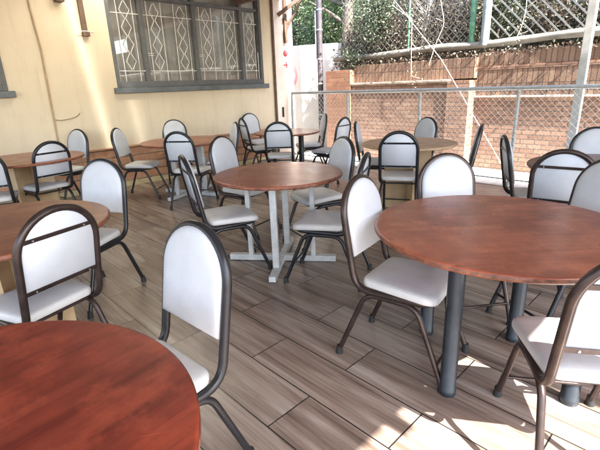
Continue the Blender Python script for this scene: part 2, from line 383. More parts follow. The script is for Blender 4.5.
# house wall built around two window openings
house = empty('house_wall', (WX, 3, 0))
tag(house, 'cream plastered house wall with barred windows on the left of the deck', 'wall')
hw = MB()
hx0, hx1 = -.25, 0.0
def hb(y0, y1, z0, z1): hw.box((hx0, y0-3, z0), (hx1, y1-3, z1))
Y0, Y1 = -4.5, 5.92
WZ0, WZ1 = 1.50, 3.05
hb(Y0, Y1, -.1, WZ0); hb(Y0, Y1, WZ1, 3.4)
hb(Y0, -.6, WZ0, WZ1); hb(1.33, 2.75, WZ0, WZ1); hb(5.63, Y1, WZ0, WZ1)
hw.build('wall', CREAM, house)
def window(y0, y1, mull, name='window'):
    fr = MB(); yy0, yy1 = y0-3, y1-3; x0, x1 = -.09, .015
    fr.box((x0, yy0, WZ0), (x1, yy0+.055, WZ1)); fr.box((x0, yy1-.055, WZ0), (x1, yy1, WZ1))
    fr.box((x0, yy0+.055, WZ0), (x1, yy1-.055, WZ0+.085)); fr.box((x0, yy0+.055, WZ1-.06), (x1, yy1-.055, WZ1))
    for m_ in mull: fr.box((x0+.01, m_-3-.03, WZ0+.06), (x1-.008, m_-3+.03, WZ1-.06))
    ed = [y0+.055-3] + [m_-3 for m_ in mull] + [y1-.055-3]
    for a, b_ in zip(ed[:-1], ed[1:]):
        fr.box((x0+.015, a+.031, 2.76), (x1-.012, b_-.031, 2.81))
    f = fr.build(name, WINFRAME, house, bevel=.004)
    MB().box((-.02, yy0-.06, WZ0-.085), (.095, yy1+.06, WZ0-.002)).build('sill', SILL, f, bevel=.008)
    MB().box((-.062, yy0+.056, WZ0+.061), (-.056, yy1-.056, WZ1-.061)).build('pane', GLASS, f)
    # burglar bars inside the glass
    bb = MB(); xb = -.035
    for a, b_ in zip(ed[:-1], ed[1:]):
        wd = b_-a
        for z in (1.74, 2.55): bb.tube([(xb, a+.03, z), (xb, b_-.03, z)], .0055, 5)
        cs = [a+wd*.5] if wd < .6 else [a+wd*.25, a+wd*.75]
        for c in cs:
            hwid = .075
            for s_ in (-1, 1):
                bb.tube([(xb, c+s_*.12, WZ0+.06), (xb, c+s_*.12, 2.75)], .005, 5)
                z = 1.76; zz = []
                k = 0
                while z < 2.76:
                    zz.append((xb+.006*s_, c+s_*(hwid if k % 2 else .004), z)); z += .12; k += 1
                bb.tube(zz, .0055, 5)
        if wd > .6:
            for z in (1.97, 2.0): bb.tube([(xb, a+.03, z), (xb, a+.16*wd, z)], .004, 5)
    bb.build('burglar_bars', BARW, f)
    cu = MB(); n = int((yy1-yy0)/.012); v = []; fc = []
    rnd = random.Random(int(y0*10)+5); ph = 0
    for i in range(n+1):
        t = yy0 + (yy1-yy0)*i/n; ph += .55 + .35*math.sin(i*.031)+rnd.uniform(-.05, .05)
        xx = -.17 + .028*math.sin(ph*.62) + .012*math.sin(ph*.23)
        v += [(xx, t, WZ0-.1), (xx+.006*math.sin(ph*.3), t, WZ1)]
    for i in range(n): fc.append((2*i, 2*i+2, 2*i+3, 2*i+1))
    cu.add(v, fc, True); cu.build('curtain', CURT, f)
    return f
window(-.6, 1.33, [.35])
window(2.75, 5.63, [3.28, 4.20, 5.17])
# the room behind
rm = MB(); rm.box((-2.3, Y0-3, -.1), (-2.2, Y1-3, 3.4)); rm.box((-2.2, Y0-3, 3.3), (-.26, Y1-3, 3.4)); rm.box((-2.2, Y0-3, -.1), (-.26, Y1-3, 0))
rm.box((-2.2, Y1-3-.1, 0), (-.26, Y1-3, 3.3)); rm.box((-2.2, Y0-3, 0), (-.26, Y0-2.9, 3.3))
rm.build('room_shell', ROOMM, house)
# slightly protruding pier at the corner
pier = MB().box((-.36, 0, -.1), (.03, .50, 3.4)).build('corner_pier', PIERM, None, (WX, 5.922, 0), bevel=.006)
tag(pier, 'pale pinkish plastered corner pier at the far end of the cream wall', 'pier')
tag(MB().tube([(0, 0, 0), (0, 0, 3.2)], .024, 10).build('downpipe', TIMBER, None, (WX+.035, 5.90, .05)),
    'thin brown pipe running down the corner beside the pale pier', 'pipe')
# timber cladding at the foot of the wall
dd = empty('wall_cladding', (WX+.002, .5, 0))
tag(dd, 'orange brown horizontal timber boards along the foot of the cream wall', 'cladding')
for i in range(4):
    z0 = .10 + i*.128
    MB().box((0, -3.5, z0), (.045+.002*(i % 2), 5.2, z0+.112)).build('board', DADO, dd, bevel=.005)
MB().box((0, -3.5, .612), (.075, 5.2, .632)).build('top_rail', DADO, dd, bevel=.004)
MB().box((0, -3.5, 0), (.05, 5.2, .085)).build('skirting_board', SKIRT, dd, bevel=.004)
# conduit and stray cable
tag(MB().tube([(0, 0, 2.6), (.0, -.02, 1.9), (.004, .01, 1.4), (0, -.02, .62-.6)], .011, 8).build('wall_conduit', simple('conduit_paint', (.42,.30,.18), .6), None, (WX+.012, 1.80, .62)),
    'thin painted conduit running down the cream wall beside the left window', 'conduit')
tag(MB().tube([(0, 0, 0), (0, .1, -.02), (0, .22, -.005), (0, .30, .015), (.01, .35, .05), (.005, .36, .065)], .006, 6).build('loose_cable', simple('cable_brown', (.30,.20,.12), .6), None, (WX+.01, 1.78, 1.105)),
    'short loose cable sticking sideways from the conduit on the cream wall', 'cable')
# wall bracket with lamp holder and rafters ends
bk = empty('wall_bracket', (WX+.001, 2.41, 2.2))
tag(bk, 'brown timber bracket hanging down the cream wall left of the big window', 'bracket')
MB().box((0, -.035, .05), (.05, .03, .95)).build('post', TIMBER, bk, bevel=.004)
MB().box((0, -.045, -.005), (.075, .045, .048)).build('foot_block', TIMBER, bk, bevel=.004)
MB().tube([(.045, -.11, .055), (.052, 0, .062), (.045, .12, .05)], .007, 6).build('hook', SCREW, bk)
rb = MB().box((0, -.05, 0), (.14, .05, .5)).build('roof_batten', TIMBER, None, (WX+.001, 2.13, 2.60), bevel=.005)
tag(rb, 'dark timber stub under the eaves between conduit and bracket', 'timber')
rb = MB().box((0, -.04, 0), (.10, .04, .5)).build('roof_batten', TIMBER, None, (WX+.001, 1.55, 2.66), bevel=.005)
tag(rb, 'dark timber stub under the eaves just left of the conduit', 'timber')
# knee brace at the pier
kb = empty('roof_brace', (WX+.034, 6.20, 2.25))
tag(kb, 'brown timber knee brace fixed on the pale corner pier under the roof', 'brace')
MB().box((0, -.035, 0), (.06, .035, 1.1)).build('post', TIMBER, kb, bevel=.004)
MB().bar((.03, .0, .22), (.36, .30, .95), .045, .05).build('strut', TIMBER, kb, bevel=.004)
MB().bar((.05, -.20, .48), (.46, .22, .86), .05, .07).build('arm', TIMBER, kb, bevel=.005)
# signs, switch, hose reel
sg = empty('wall_sign', (WX+.031, 6.205, 2.06)); tag(sg, 'small white sign with a red disc, upper of two on the pale pier', 'sign')
MB().box((0, -.088, -.088), (.006, .088, .088)).build('plate', WHITEM, sg)
d_ = MB(); d_.lathe([(0.001, 0), (.062, 0), (.062, .004), (.001, .004)], 32, cap=False); o = d_.build('symbol', REDM, sg, (.0065, 0, 0)); o.rotation_euler = (0, R(90), 0)
sg = empty('wall_sign', (WX+.031, 6.205, 1.84)); tag(sg, 'small white sign with a red arrow, lower of two on the pale pier', 'sign')
MB().box((0, -.088, -.088), (.006, .088, .088)).build('plate', WHITEM, sg)
ar = MB(); ar.box((.0065, -.065, -.014), (.0095, .012, .014))
ar.add([(.0065,.004,-.058),(.0065,.068,0),(.0065,.004,.058),(.0065,-.018,.058),(.0065,.022,.0),(.0065,-.018,-.058),
        (.0098,.004,-.058),(.0098,.068,0),(.0098,.004,.058),(.0098,-.018,.058),(.0098,.022,.0),(.0098,-.018,-.058)],
       [(6,7,10,11),(7,8,9,10),(0,1,7,6),(1,2,8,7),(2,3,9,8),(3,4,10,9),(4,5,11,10),(5,0,6,11)])
ar.build('arrow', REDM, sg)
sw = MB().box((0, -.022, -.10), (.018, .022, .10)).build('light_switch', SWITCH, None, (WX+.031, 6.07, .93), bevel=.004)
tag(sw, 'narrow black switch box low on the pale corner pier', 'switch')
hr = empty('hose_reel', (-6.93, 6.44, 1.64)); tag(hr, 'red and white fire hose reel disc sticking out behind the pale pier', 'hose reel')
for nm, prof, m_ in (('disc', [(.02, -.055), (.24, -.055), (.245, -.05), (.245, -.04), (.24, -.035), (.02, -.035)], REDM),
                     ('disc', [(.02, .035), (.24, .035), (.245, .04), (.245, .05), (.24, .055), (.02, .055)], REDM),
                     ('hose', [(.10, -.034), (.20, -.034), (.215, 0), (.20, .034), (.10, .034)], RUBBER),
                     ('hub', [(.015, .056), (.15, .056), (.15, .062), (.015, .062)], WHITEM)):
    o = MB().lathe(prof, 40).build(nm, m_, hr); o.rotation_euler = (0, R(90), 0)
MB().box((-.10, -.12, -.06), (-.06, .02, .06)).build('bracket', BLACKT, hr)

# roof over the deck (outside the picture, it shades the deck)
rf = MB()
def sheet(x0, x1, y0, y1):
    rf.box((x0, y0, 3.0), (x1, y1, 3.06))
sheet(-7.2, 1.85, -4.5, 2.0); sheet(-4.5, 1.85, 2.0, 3.0); sheet(-7.2, -4.5, 3.2, 6.1); sheet(1.85, 4.6, 1.68, 3.0); sheet(-4.5, 4.6, 3.0, 6.1)  # near right edges stepped to shape the sun patch on the floor
roof = rf.build('roof', ROOFM, None); tag(roof, 'sheet roof covering the dining deck', 'roof')
m_, nt_, b_ = mat('wall_streak_sheet'); tr_ = nt_.nodes.new('ShaderNodeBsdfTranslucent'); tr_.inputs[0].default_value = (.75, .72, .62, 1)
nt_.links.new(tr_.outputs[0], nt_.nodes['Material Output'].inputs[0])
tp_ = nt_.nodes.new('ShaderNodeBsdfTransparent'); tc_ = nt_.nodes.new('ShaderNodeTexCoord'); sp_ = nt_.nodes.new('ShaderNodeSeparateXYZ')
nt_.links.new(tc_.outputs['Object'], sp_.inputs[0]); rp0 = nt_.nodes.new('ShaderNodeMapRange'); rp0.inputs[1].default_value = 2.0; rp0.inputs[2].default_value = 3.2
nt_.links.new(sp_.outputs[1], rp0.inputs[0])
ws_ = ramp(nt_, rp0.outputs[0], [(0, (0,0,0)), (.06, (.01,)*3), (.19, (.40,)*3), (.36, (.015,)*3), (.46, (.01,)*3), (.62, (.26,)*3), (.80, (.01,)*3), (1, (0,0,0))])  # clearer bands placed to form two soft light streaks
mx_ = nt_.nodes.new('ShaderNodeMixShader'); nt_.links.new(ws_, mx_.inputs[0]); nt_.links.new(tr_.outputs[0], mx_.inputs[1]); nt_.links.new(tp_.outputs[0], mx_.inputs[2])
nt_.links.new(mx_.outputs[0], nt_.nodes['Material Output'].inputs[0])
MB().box((-7.2, 1.95, 3.065), (-4.45, 3.25, 3.07)).build('added_streak_sheet', m_, roof)  # unseen sheet added to throw light streaks down the house wall
tm = MB()
for y in (-3, -1, 1, 3.1, 5.1): tm.box((-6.74, y-.04, 2.84), (1.8, y+.04, 2.996))
tm.build('rafters', TIMBER, roof)
# ------------------------------------------------------------------ fence
FY = 6.22
fence = empty('chain_link_fence', (-6.59, FY, 0)); tag(fence, 'waist high chain link fence with galvanised rail along the deck', 'fence')
FL = 9.0
for k in range(7):
    x = 1.47*k
    if x > FL+.3: break
    MB().tube([(x, 0, -.1), (x, 0, 1.285)], .025, 12).build('post', GALV, fence)
MB().tube([(-.0, 0, 1.297), (FL, 0, 1.297)], .027, 12).build('top_rail', GALV, fence)
MB().tube([(-.0, .0, .06), (FL, .0, .06)], .012, 8).build('bottom_rail', GALV, fence)
ml = MB(); p = .062; z0, z1 = .07, 1.275; x = -(z1-z0)
while x < FL:
    a, b_ = max(x, 0), min(x+(z1-z0), FL)
    if b_ > a+.02:
        ml.tube([(a, -.029, z0+(a-x)), (b_, -.029, z0+(b_-x))], .0022, 4)
        ml.tube([(a, -.033, z1-(a-x)), (b_, -.033, z1-(b_-x))], .0031, 4)
    x += p*1.4142
ml.build('wire_mesh', WIRE, fence)
rp = MB().box((-.045, -.045, -.1), (.045, .045, 3.0)).build('roof_post', simple('post_grey', (.50,.52,.53), .45, metal=.1), None, (-1.50, 6.30, 0), bevel=.006)
tag(rp, 'tall square pale steel post standing in the fence line at right', 'post')
gw = MB().tube([(-4.65, 6.75, 2.86), (-3.6, 6.72, 1.75), (-2.44, 6.70, .12)], .006, 6).build('guy_wire', simple('white_cable', (.75,.74,.72), .5), None)
tag(gw, 'taut white guy wire slanting down in front of the brick wall', 'wire')

# ------------------------------------------------------------------ brick walls and lattice
bw = empty('brick_wall', (-4.6, 7.0, 0)); tag(bw, 'weathered red brick retaining wall behind the chain link fence', 'wall')
MB().box((-1.75, .0, -.1), (-1.1, .3, 1.70)).build('smooth_pier', BRICKFACE, bw, bevel=.004)
MB().box((-1.098, .03, -.1), (.98, .35, 1.40)).build('front_wall', BRICK, bw, bevel=.004)
MB().box((.982, .0, -.1), (1.37, .40, 1.42)).build('brick_pier', BRICK, bw, bevel=.004)
MB().box((-1.098, -.0, 1.402), (.98, .32, 1.445)).build('coping', simple('pale_mortar_cap', (.40,.33,.27), .9, var=.3, scale=9, bmp=.6), bw, bevel=.01)
MB().box((-1.098, .14, 1.447), (1.37, .42, 1.77)).build('soldier_course', SOLDIER, bw, bevel=.004)
MB().box((1.372, .25, -.1), (8.5, .55, 1.14)).build('rear_wall', BRICK, bw, bevel=.004)
MB().box((1.372, .20, 1.142), (8.5, .55, 1.168)).build('mortar_ledge', simple('white_mortar', (.66,.60,.54), .9, var=.15, bmp=.5), bw, bevel=.006)
MB().box((1.372, .256, 1.17), (8.5, .55, 1.275)).build('stretcher_course', SOLDIER, bw, bevel=.004)
MB().box((1.372, .25, 1.277), (8.5, .55, 1.56)).build('soldier_course', SOLDIER, bw, bevel=.004)
MB().box((1.372, .244, 1.562), (8.5, .55, 1.62)).build('stretcher_course', BRICK, bw, bevel=.004)
MB().box((1.372, .25, 1.622), (8.5, .55, 1.83)).build('soldier_course', SOLDIER, bw, bevel=.004)
cbm = MB(); pts = []
for i in range(40):
    x = -6.35 + i*.30; pts.append((x, 7.28+.02*math.sin(i*.7), 1.945 + .012*math.sin(i*.9+1) + .0105*(x+5.0)))
cbm.tube(pts, [.058+.006*math.sin(i*1.7) for i in range(40)], 10)
cb = cbm.build('concrete_beam', CONCRETE); tag(cb, 'rough rounded concrete beam lying above the brick wall under the lattice', 'beam')
# retaining bank behind wall
tag(MB().box((-6.35, 7.56, -.1), (5, 12, 1.78)).build('earth_bank', EARTH), kind='structure')
tag(MB().box((-14, 9.6, 1.5), (8, 10.2, 6.5)).box((-14, 9.0, 1.5), (8, 9.58, 3.2)).build('embankment', simple('dark_earth', (.045,.045,.03), .95, var=.5, scale=3, bmp=.6)), kind='structure')  # bank of very dark earth behind the foliage
nw = MB().box((-3.2, 0, -.1), (0, .2, 2.30)).build('neighbour_wall', WHITEWALL, None, (-6.52, 7.72, 0), bevel=.01); nw.rotation_euler.z = R(28); nw['label'] = 'bright whitewashed wall beyond the fence corner beside the dark pole'; nw['category'] = 'wall'
dp = empty('utility_pole', (-6.62, 7.12, -.1)); tag(dp, 'dark pole with pale metal bands in front of the whitewashed wall', 'pole')
MB().tube([(0, 0, 0), (0, 0, 4.2)], .058, 14).build('pole', DARKPOLE, dp)
for z in (1.55, 2.05, 2.62, 3.0, .9):
    MB().tube([(0, 0, z), (0, 0, z+.025)], .066, 14).build('band', GALV, dp)
MB().box((-.075, -.065, 2.05), (-.058, .02, 3.0)).build('cable_cover', GALV, dp)

lf = empty('lattice_fence', (-6.2, 7.35, 2.0)); tag(lf, 'diagonal lattice fence with green and pale posts above the brick wall', 'fence')
def lattice(x0, x1, z0, z1, pitch, wd, dirs, y=0):
    m_ = MB(); h = z1-z0
    for d_ in dirs:
        x = x0-h
        while x < x1:
            a, b_ = max(x, x0), min(x+h, x1)
            if b_ > a+.03:
                if d_ > 0: m_.bar((a, y, z0+(a-x)), (b_, y, z0+(b_-x)), wd, .006, (0,1,0))
                else: m_.bar((a, y+.009, z1-(a-x)), (b_, y+.009, z1-(b_-x)), wd, .006, (0,1,0))
            x += pitch
    return m_
lattice(0, 2.75, .02, 1.9, .125, .013, (1, -1)).build('lattice_panel', LATT, lf)
lattice(3.05, 8.5, .04, 1.9, .17, .022, (-1,)).build('lattice_panel', simple('lattice_pale', (.21,.215,.205), .7, var=.2), lf)
lattice(3.05, 8.5, .04, 1.9, .34, .010, (1,), .03).build('lattice_panel', LATT, lf)
MB().tube([(2.80, -.05, -.03), (2.80, -.05, 2.2)], .045, 12).build('post', GREENP, lf)
MB().tube([(3.03, -.07, -.06), (3.03, -.07, 2.2)], .065, 14).build('post', PALEPOLE, lf)
MB().tube([(1.6, -.02, -.03), (1.6, -.02, 2.2)], .02, 8).build('post', GREENP, lf)
MB().tube([(6.6, .0, -.03), (6.6, .0, 2.2)], .03, 8).build('post', PALEPOLE, lf)

# ------------------------------------------------------------------ vegetation
def leaves(mb, rnd, centre, rad, n, size, squash=1.0, clump=10, ysq=.6):
    k = 0
    while k < n:
        # clump centre inside an ellipsoid
        while True:
            p = Vector((rnd.uniform(-1, 1), rnd.uniform(-1, 1), rnd.uniform(-1, 1)))
            if p.length < 1: break
        c = Vector((centre[0]+p.x*rad, centre[1]+p.y*rad*ysq, centre[2]+p.z*rad*squash))
        cs = rnd.uniform(.05, .16)
        for _ in range(clump):
            q = c + Vector((rnd.gauss(0, cs), rnd.gauss(0, cs*.8), rnd.gauss(0, cs)))
            d = Vector((rnd.gauss(0, 1), rnd.gauss(0, 1), rnd.gauss(0, .7)-.3)).normalized()
            e = d.cross(Vector((rnd.gauss(0, 1), rnd.gauss(0, 1), rnd.gauss(0, 1)))).normalized()
            s = size*rnd.uniform(.6, 1.4)
            f_ = d.cross(e)*s*.12
            mb.add([q, q+d*s*.5+e*s*.27+f_, q+d*s, q+d*s*.5-e*s*.27+f_], [(0, 1, 2, 3)]); k += 1
def plant(name, label, cat, base, blobs, lm, seed, size, trunk=None, group=None, tm_=None):
    rnd = random.Random(seed); e = empty(name, base)
    tag(e, label, cat, group)
    mb = MB()
    for (c, r, n, sq) in blobs:
        leaves(mb, rnd, (c[0]-base[0], c[1]-base[1], c[2]-base[2]), r, n, size, sq)
    mb.build('foliage', lm, e)
    if trunk:
        t = MB()
        for pts, r0_, r1_ in trunk:
            m_ = len(pts); t.tube([(p_[0]-base[0], p_[1]-base[1], p_[2]-base[2]) for p_ in pts], [r0_+(r1_-r0_)*i/(m_-1) for i in range(m_)], 9)
        t.build('trunk', tm_ or BARK, e)
    return e
rt_ = random.Random(8)
def branchy(base, top, n, spread, r=.03):
    out = [([base, ((base[0]+top[0])/2+.05, (base[1]+top[1])/2, (base[2]+top[2])/2), top], r, r*.6)]
    for i in range(n):
        t = rt_.uniform(.3, 1); p_ = [base[j]+(top[j]-base[j])*t for j in range(3)]
        q = (p_[0]+rt_.uniform(-spread, spread), p_[1]+rt_.uniform(-spread, spread)*.5, p_[2]+rt_.uniform(.1, spread))
        mid = ((p_[0]+q[0])/2+rt_.uniform(-.08, .08), (p_[1]+q[1])/2, (p_[2]+q[2])/2+rt_.uniform(-.08, .08))
        out.append(([tuple(p_), mid, q], r*.35, r*.1))
    return out
plant('leafy_tree', 'light green leafy tree in the top left corner beyond the pale pier', 'tree', (-7.6, 8.6, 0),
      [((-7.5, 8.4, 3.1), .95, 3200, .85), ((-6.9, 8.0, 2.75), .55, 1500, .9), ((-7.9, 8.3, 2.45), .5, 1100, .6), ((-7.0, 8.3, 3.7), .8, 1500, .7), ((-8.9, 9.0, 3.4), 1.0, 1600, .8)],
      L_GREEN, 1, .07, branchy((-7.6, 8.6, 0), (-7.4, 8.4, 3.3), 12, .8, .08))
plant('grey_tree', 'tall grey barked tree trunk wrapped in ivy behind the left end of the brick wall', 'tree', (-6.45, 7.75, 1.7),
      [((-6.45, 7.75, 3.9), .9, 1500, .6), ((-6.2, 7.6, 2.1), .28, 260, 1)], L_DARK, 2, .06, branchy((-6.45, 7.75, 1.7), (-6.4, 7.8, 4.3), 12, .9, .13))
plant('hanging_vine', 'bright grey green vine hanging over the lattice near its left end', 'vine', (-5.35, 7.3, 1.9),
      [((-5.45, 7.28, 2.85), .42, 1300, 1.0), ((-5.2, 7.22, 2.45), .28, 600, 1.3), ((-5.75, 7.2, 1.95), .18, 260, .8), ((-5.0, 7.3, 2.9), .35, 600, .8), ((-6.0, 7.25, 1.9), .16, 160, .6)],
      L_BLUEG, 3, .055, branchy((-5.4, 7.45, 1.9), (-5.3, 7.45, 3.2), 8, .5, .018))
plant('dry_vine', 'brown dried vine tangled in the lattice left of the green post', 'vine', (-4.5, 7.7, 1.9),
      [((-4.7, 7.9, 2.5), .9, 5200, .75), ((-5.7, 7.8, 2.4), .6, 3000, .9), ((-3.9, 7.85, 2.4), .6, 2300, .9), ((-5.0, 7.36, 2.6), .5, 500, .9), ((-4.4, 7.32, 2.15), .4, 260, .5), ((-3.9, 7.4, 2.8), .3, 160, .5)], L_DRY, 4, .05,
      branchy((-4.5, 7.55, 1.9), (-4.3, 7.55, 3.1), 26, .9, .016), tm_=TWIG)
plant('green_bush', 'dark green bush behind the pale lattice pole', 'bush', (-3.3, 8.0, 1.8),
      [((-3.6, 8.0, 2.5), .6, 1300, .9), ((-2.8, 8.1, 2.4), .7, 1500, .8)], L_DARK, 5, .07, branchy((-3.3, 8.0, 1.8), (-3.3, 8.0, 3.0), 10, .6, .03))
plant('dry_bush', 'pale dusty shrub behind the lattice right of the pale pole', 'bush', (-1.9, 7.8, 1.8),
      [((-2.35, 7.75, 2.35), .35, 900, 1.0), ((-1.6, 7.75, 2.3), .38, 1100, 1.0)], L_DRY, 6, .06, branchy((-1.9, 7.8, 1.8), (-1.9, 7.9, 2.9), 14, .8, .02), tm_=TWIG)
plant('green_shrub', 'grey green shrub behind the lattice near the tall square post', 'bush', (-1.4, 8.2, 1.8),
      [((-1.2, 8.1, 2.5), .7, 1500, .8), ((-2.0, 8.3, 2.8), .6, 1000, .8), ((-.4, 8.1, 2.5), .6, 900, .8)], L_BLUEG, 7, .065, branchy((-1.4, 8.2, 1.8), (-1.3, 8.2, 3.0), 10, .6, .03))
# leaf litter along the beam, one mass
rnd = random.Random(9); lt = MB()
for i in range(1500):
    x = rnd.uniform(-6.3, 2.0); q = Vector((x, 7.25+rnd.uniform(-.12, .15), 1.80+rnd.uniform(-.02, .07)))
    d = Vector((rnd.gauss(0, 1), rnd.gauss(0, 1), rnd.gauss(0, 1))).normalized(); e = d.cross(Vector((rnd.gauss(0, 1), 1, rnd.gauss(0, 1)))).normalized(); s = rnd.uniform(.03, .07)
    lt.add([q, q+d*s*.5+e*s*.3, q+d*s, q+d*s*.5-e*s*.3], [(0, 1, 2, 3)])
tag(lt.build('leaf_litter', leafm('litter', [(.03,.02,.015), (.10,.07,.05), (.25,.2,.15)])), 'dead leaves caught under the concrete beam on top of the wall', 'leaf litter', kind='stuff')
# dense thicket behind everything
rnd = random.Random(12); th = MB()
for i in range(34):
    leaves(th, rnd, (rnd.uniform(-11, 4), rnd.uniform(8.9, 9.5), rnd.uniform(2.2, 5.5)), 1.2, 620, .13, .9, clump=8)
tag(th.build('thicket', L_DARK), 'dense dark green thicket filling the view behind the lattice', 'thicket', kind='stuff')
# twigs with blossom in front of the lattice
for k, (pts, lab) in enumerate([
    ([(-4.75, 7.0, 2.72), (-4.45, 6.98, 2.52), (-4.32, 6.97, 2.45), (-4.31, 6.96, 2.1), (-4.29, 6.95, 1.72), (-4.27, 6.95, 1.52)], 'pale twig with small blossoms dangling left of the guy wire'),
    ([(-3.85, 7.0, 2.75), (-3.72, 6.98, 2.3), (-3.86, 6.97, 2.0), (-3.95, 6.96, 1.68)], 'thin bare twig crossing behind the guy wire'),
    ([(-2.55, 7.1, 2.7), (-2.52, 7.08, 2.35), (-2.56, 7.07, 2.1), (-2.62, 7.06, 1.95)], 'bleached twig hanging in front of the right lattice panel')]):
    e = empty('dead_twig', pts[0]); tag(e, lab, 'twig')
    t = MB(); o0 = Vector(pts[0]); pl = fillet([Vector(q)-o0 for q in pts], .1, 3); t.tube(pl, .006, 5)
    rr_ = random.Random(k)
    for q in pl[2::3]:
        t.tube([q, q+Vector((rr_.uniform(-.2, .2), 0, rr_.uniform(-.2, .12)))], .003, 4)
    t.build('stem', TWIG, e)
    if k != 1:
        b_ = MB()
        for q in pl[3::2]: leaves(b_, rr_, q, .05, 12, .035, 1, 6)
        b_.build('blossom', L_PALE, e)

# ------------------------------------------------------------------ chair
def arch_outline(w_, L, n=18, z0=0.0):
    """closed outline in the (y, s) plane of the back: straight sides, semicircular top"""
    pts = [(-w_, z0), (w_, z0)]
    c = L-w_
    pts += [(w_*math.cos(a), c+w_*math.sin(a)) for a in [math.pi*i/n for i in range(n+1)]]
    return pts
def make_chair(frame_mat):
    root = empty('dining_chair', (0, 0, 0))
    RT = .0172
    XB, ZB, XT, ZT, W = -.205, .50, -.285, .955, .187
    ex = Vector((XT-XB, 0, ZT-ZB)); L = ex.length; ex.normalize(); ey = Vector((0, 1, 0)); en = ex.cross(ey)  # en points forwards or back
    if en.x < 0: en = -en
    o0 = Vector((XB, 0, ZB))
    def P(y, s, d=0): return o0 + ex*s + ey*y + en*d
    # back frame: one bent tube, arch down both sides then forward under the seat
    pts = [Vector((.19, -.12, .425)), Vector((.19, -.175, .425)), Vector((-.145, -W, .418)), P(-W, 0)]
    side = fillet([Vector((.20, 0, .425)), Vector((.20, -.178, .425)), Vector((-.19, -W, .415)), P(-W, .10), P(-W, L-W)], [.07, .09, .03], 7)
    top = [P(W*math.cos(a), L-W+W*math.sin(a)) for a in [math.pi*(1-i/20) for i in range(1, 20)]]
    other = [Vector((p_.x, -p_.y, p_.z)) for p_ in side][::-1]
    MB().tube(side[1:]+top+other[:-1], RT, 10).build('back_frame', frame_mat, root)
    # legs
    for sx, foot, topx in ((1, .288, .135), (-1, -.285, -.135)):
        for sy in (-1, 1):
            y = sy*.180
            pl = fillet([(0, y, .398), (topx, y, .398), (foot*.985, sy*.195, .03)], [.12], 8)
            lg = MB().tube(pl, .0142, 10).build('leg', frame_mat, root)
            MB().tube([(foot*.988, sy*.195, .047), (foot*.994, sy*.195, .025), (foot*1.0, sy*.195, 0.0)], [.0165, .0175, .0205], 12).build('rubber_foot', RUBBER, lg)
    MB().tube([(.252, -.19, .13), (.252, .19, .13)], .008, 8).build('stretcher', frame_mat, root)
    MB().tube([(-.10, -.178, .40), (-.10, .178, .40)], .009, 8).build('cross_bar', frame_mat, root)
    # padded back, front side
    def shell(name, w_, s0, s1, prof, m_, off, par):
        out = arch_outline(w_, s1-s0, 20)
        # resample bottom edge corners rounded
        mb = MB(); v = []; cy, cs_ = 0, (s1-s0)*.48
        for sc, dz in prof:
            for (y, s) in out:
                v.append(P(y*sc[0] if isinstance(sc, tuple) else y*sc, s0 + cs_ + (s-cs_)*(sc[1] if isinstance(sc, tuple) else sc), off+dz))
        n = len(out); f = []
        for i in range(len(prof)-1):
            for k in range(n): f.append((i*n+k, i*n+(k+1) % n, (i+1)*n+(k+1) % n, (i+1)*n+k))
        f.append(tuple(range(n))[::-1]); f.append(tuple((len(prof)-1)*n+k for k in range(n)))
        mb.add(v, f, True); o = mb.build(name, m_, par)
        return o
    S0, S1 = .085, L-.004
    shell('back_pad', .176, S0, S1, [(.97, -.002), (1.0, .003), (1.0, .012), (.985, .019), (.955, .0245), (.88, .029), (.7, .033), (.4, .035)], PADV, .004, root)
    rp_ = shell('back_panel', .172, S0+.012, S1-.004, [(1.0, 0), (1.0, -.003), (.992, -.005)], PANEL, .001, root)
    # dark cross straps on the rear
    for s in (S0+.022, L-.112):
        hw_ = W if s < L-W else math.sqrt(max(0, W*W-(s-(L-W))**2))
        hw_ -= .004
        q = MB(); a = P(-hw_, s, -.0085); b2 = P(hw_, s, -.0085); q.bar(a, b2, .005, .019, ex)
        st_ = q.build('back_strap', frame_mat, root, bevel=.001)
        sm_ = MB()
        for t_ in (-.72, .72):
            c = P(hw_*t_, s, -.0112); sm_.tube([c, c-en*.0025], .0045, 8)
        sm_.build('screws', SCREW, st_)
    # seat cushion: rounded trapezoid with a soft top
    ring = []
    for (cx_, cy_, rad, a0, a1) in ((.165, .145, .065, 0, 90), (-.115, .135, .05, 90, 180), (-.115, -.135, .05, 180, 270), (.165, -.145, .065, 270, 360)):
        for k in range(7):
            a = R(a0+(a1-a0)*k/6); ring.append((cx_+rad*math.cos(a), cy_+rad*math.sin(a)))
    n = len(ring); v = []; f = []
    prof = [(.95, .436), (.99, .440), (1.0, .449), (1.0, .461), (.99, .470), (.965, .477), (.90, .482), (.70, .487), (.36, .489)]
    for sc, z in prof:
        for (x_, y_) in ring:
            xx = .025+(x_-.025)*sc; droop = -.012*max(0, (xx-.12)/.1)**2
            v.append((xx, y_*sc, z+droop))
    for i in range(len(prof)-1):
        for k in range(n): f.append((i*n+k, i*n+(k+1) % n, (i+1)*n+(k+1) % n, (i+1)*n+k))
    f.append(tuple(range(n))[::-1]); f.append(tuple((len(prof)-1)*n+k for k in range(n)))
    mb = MB(); mb.add(v, f, True); mb.build('seat', SEATV, root)
    return root
black = make_chair(BLACKT); bronze = make_chair(BRONZE)
G = 'grey vinyl dining chairs with tubular frames'
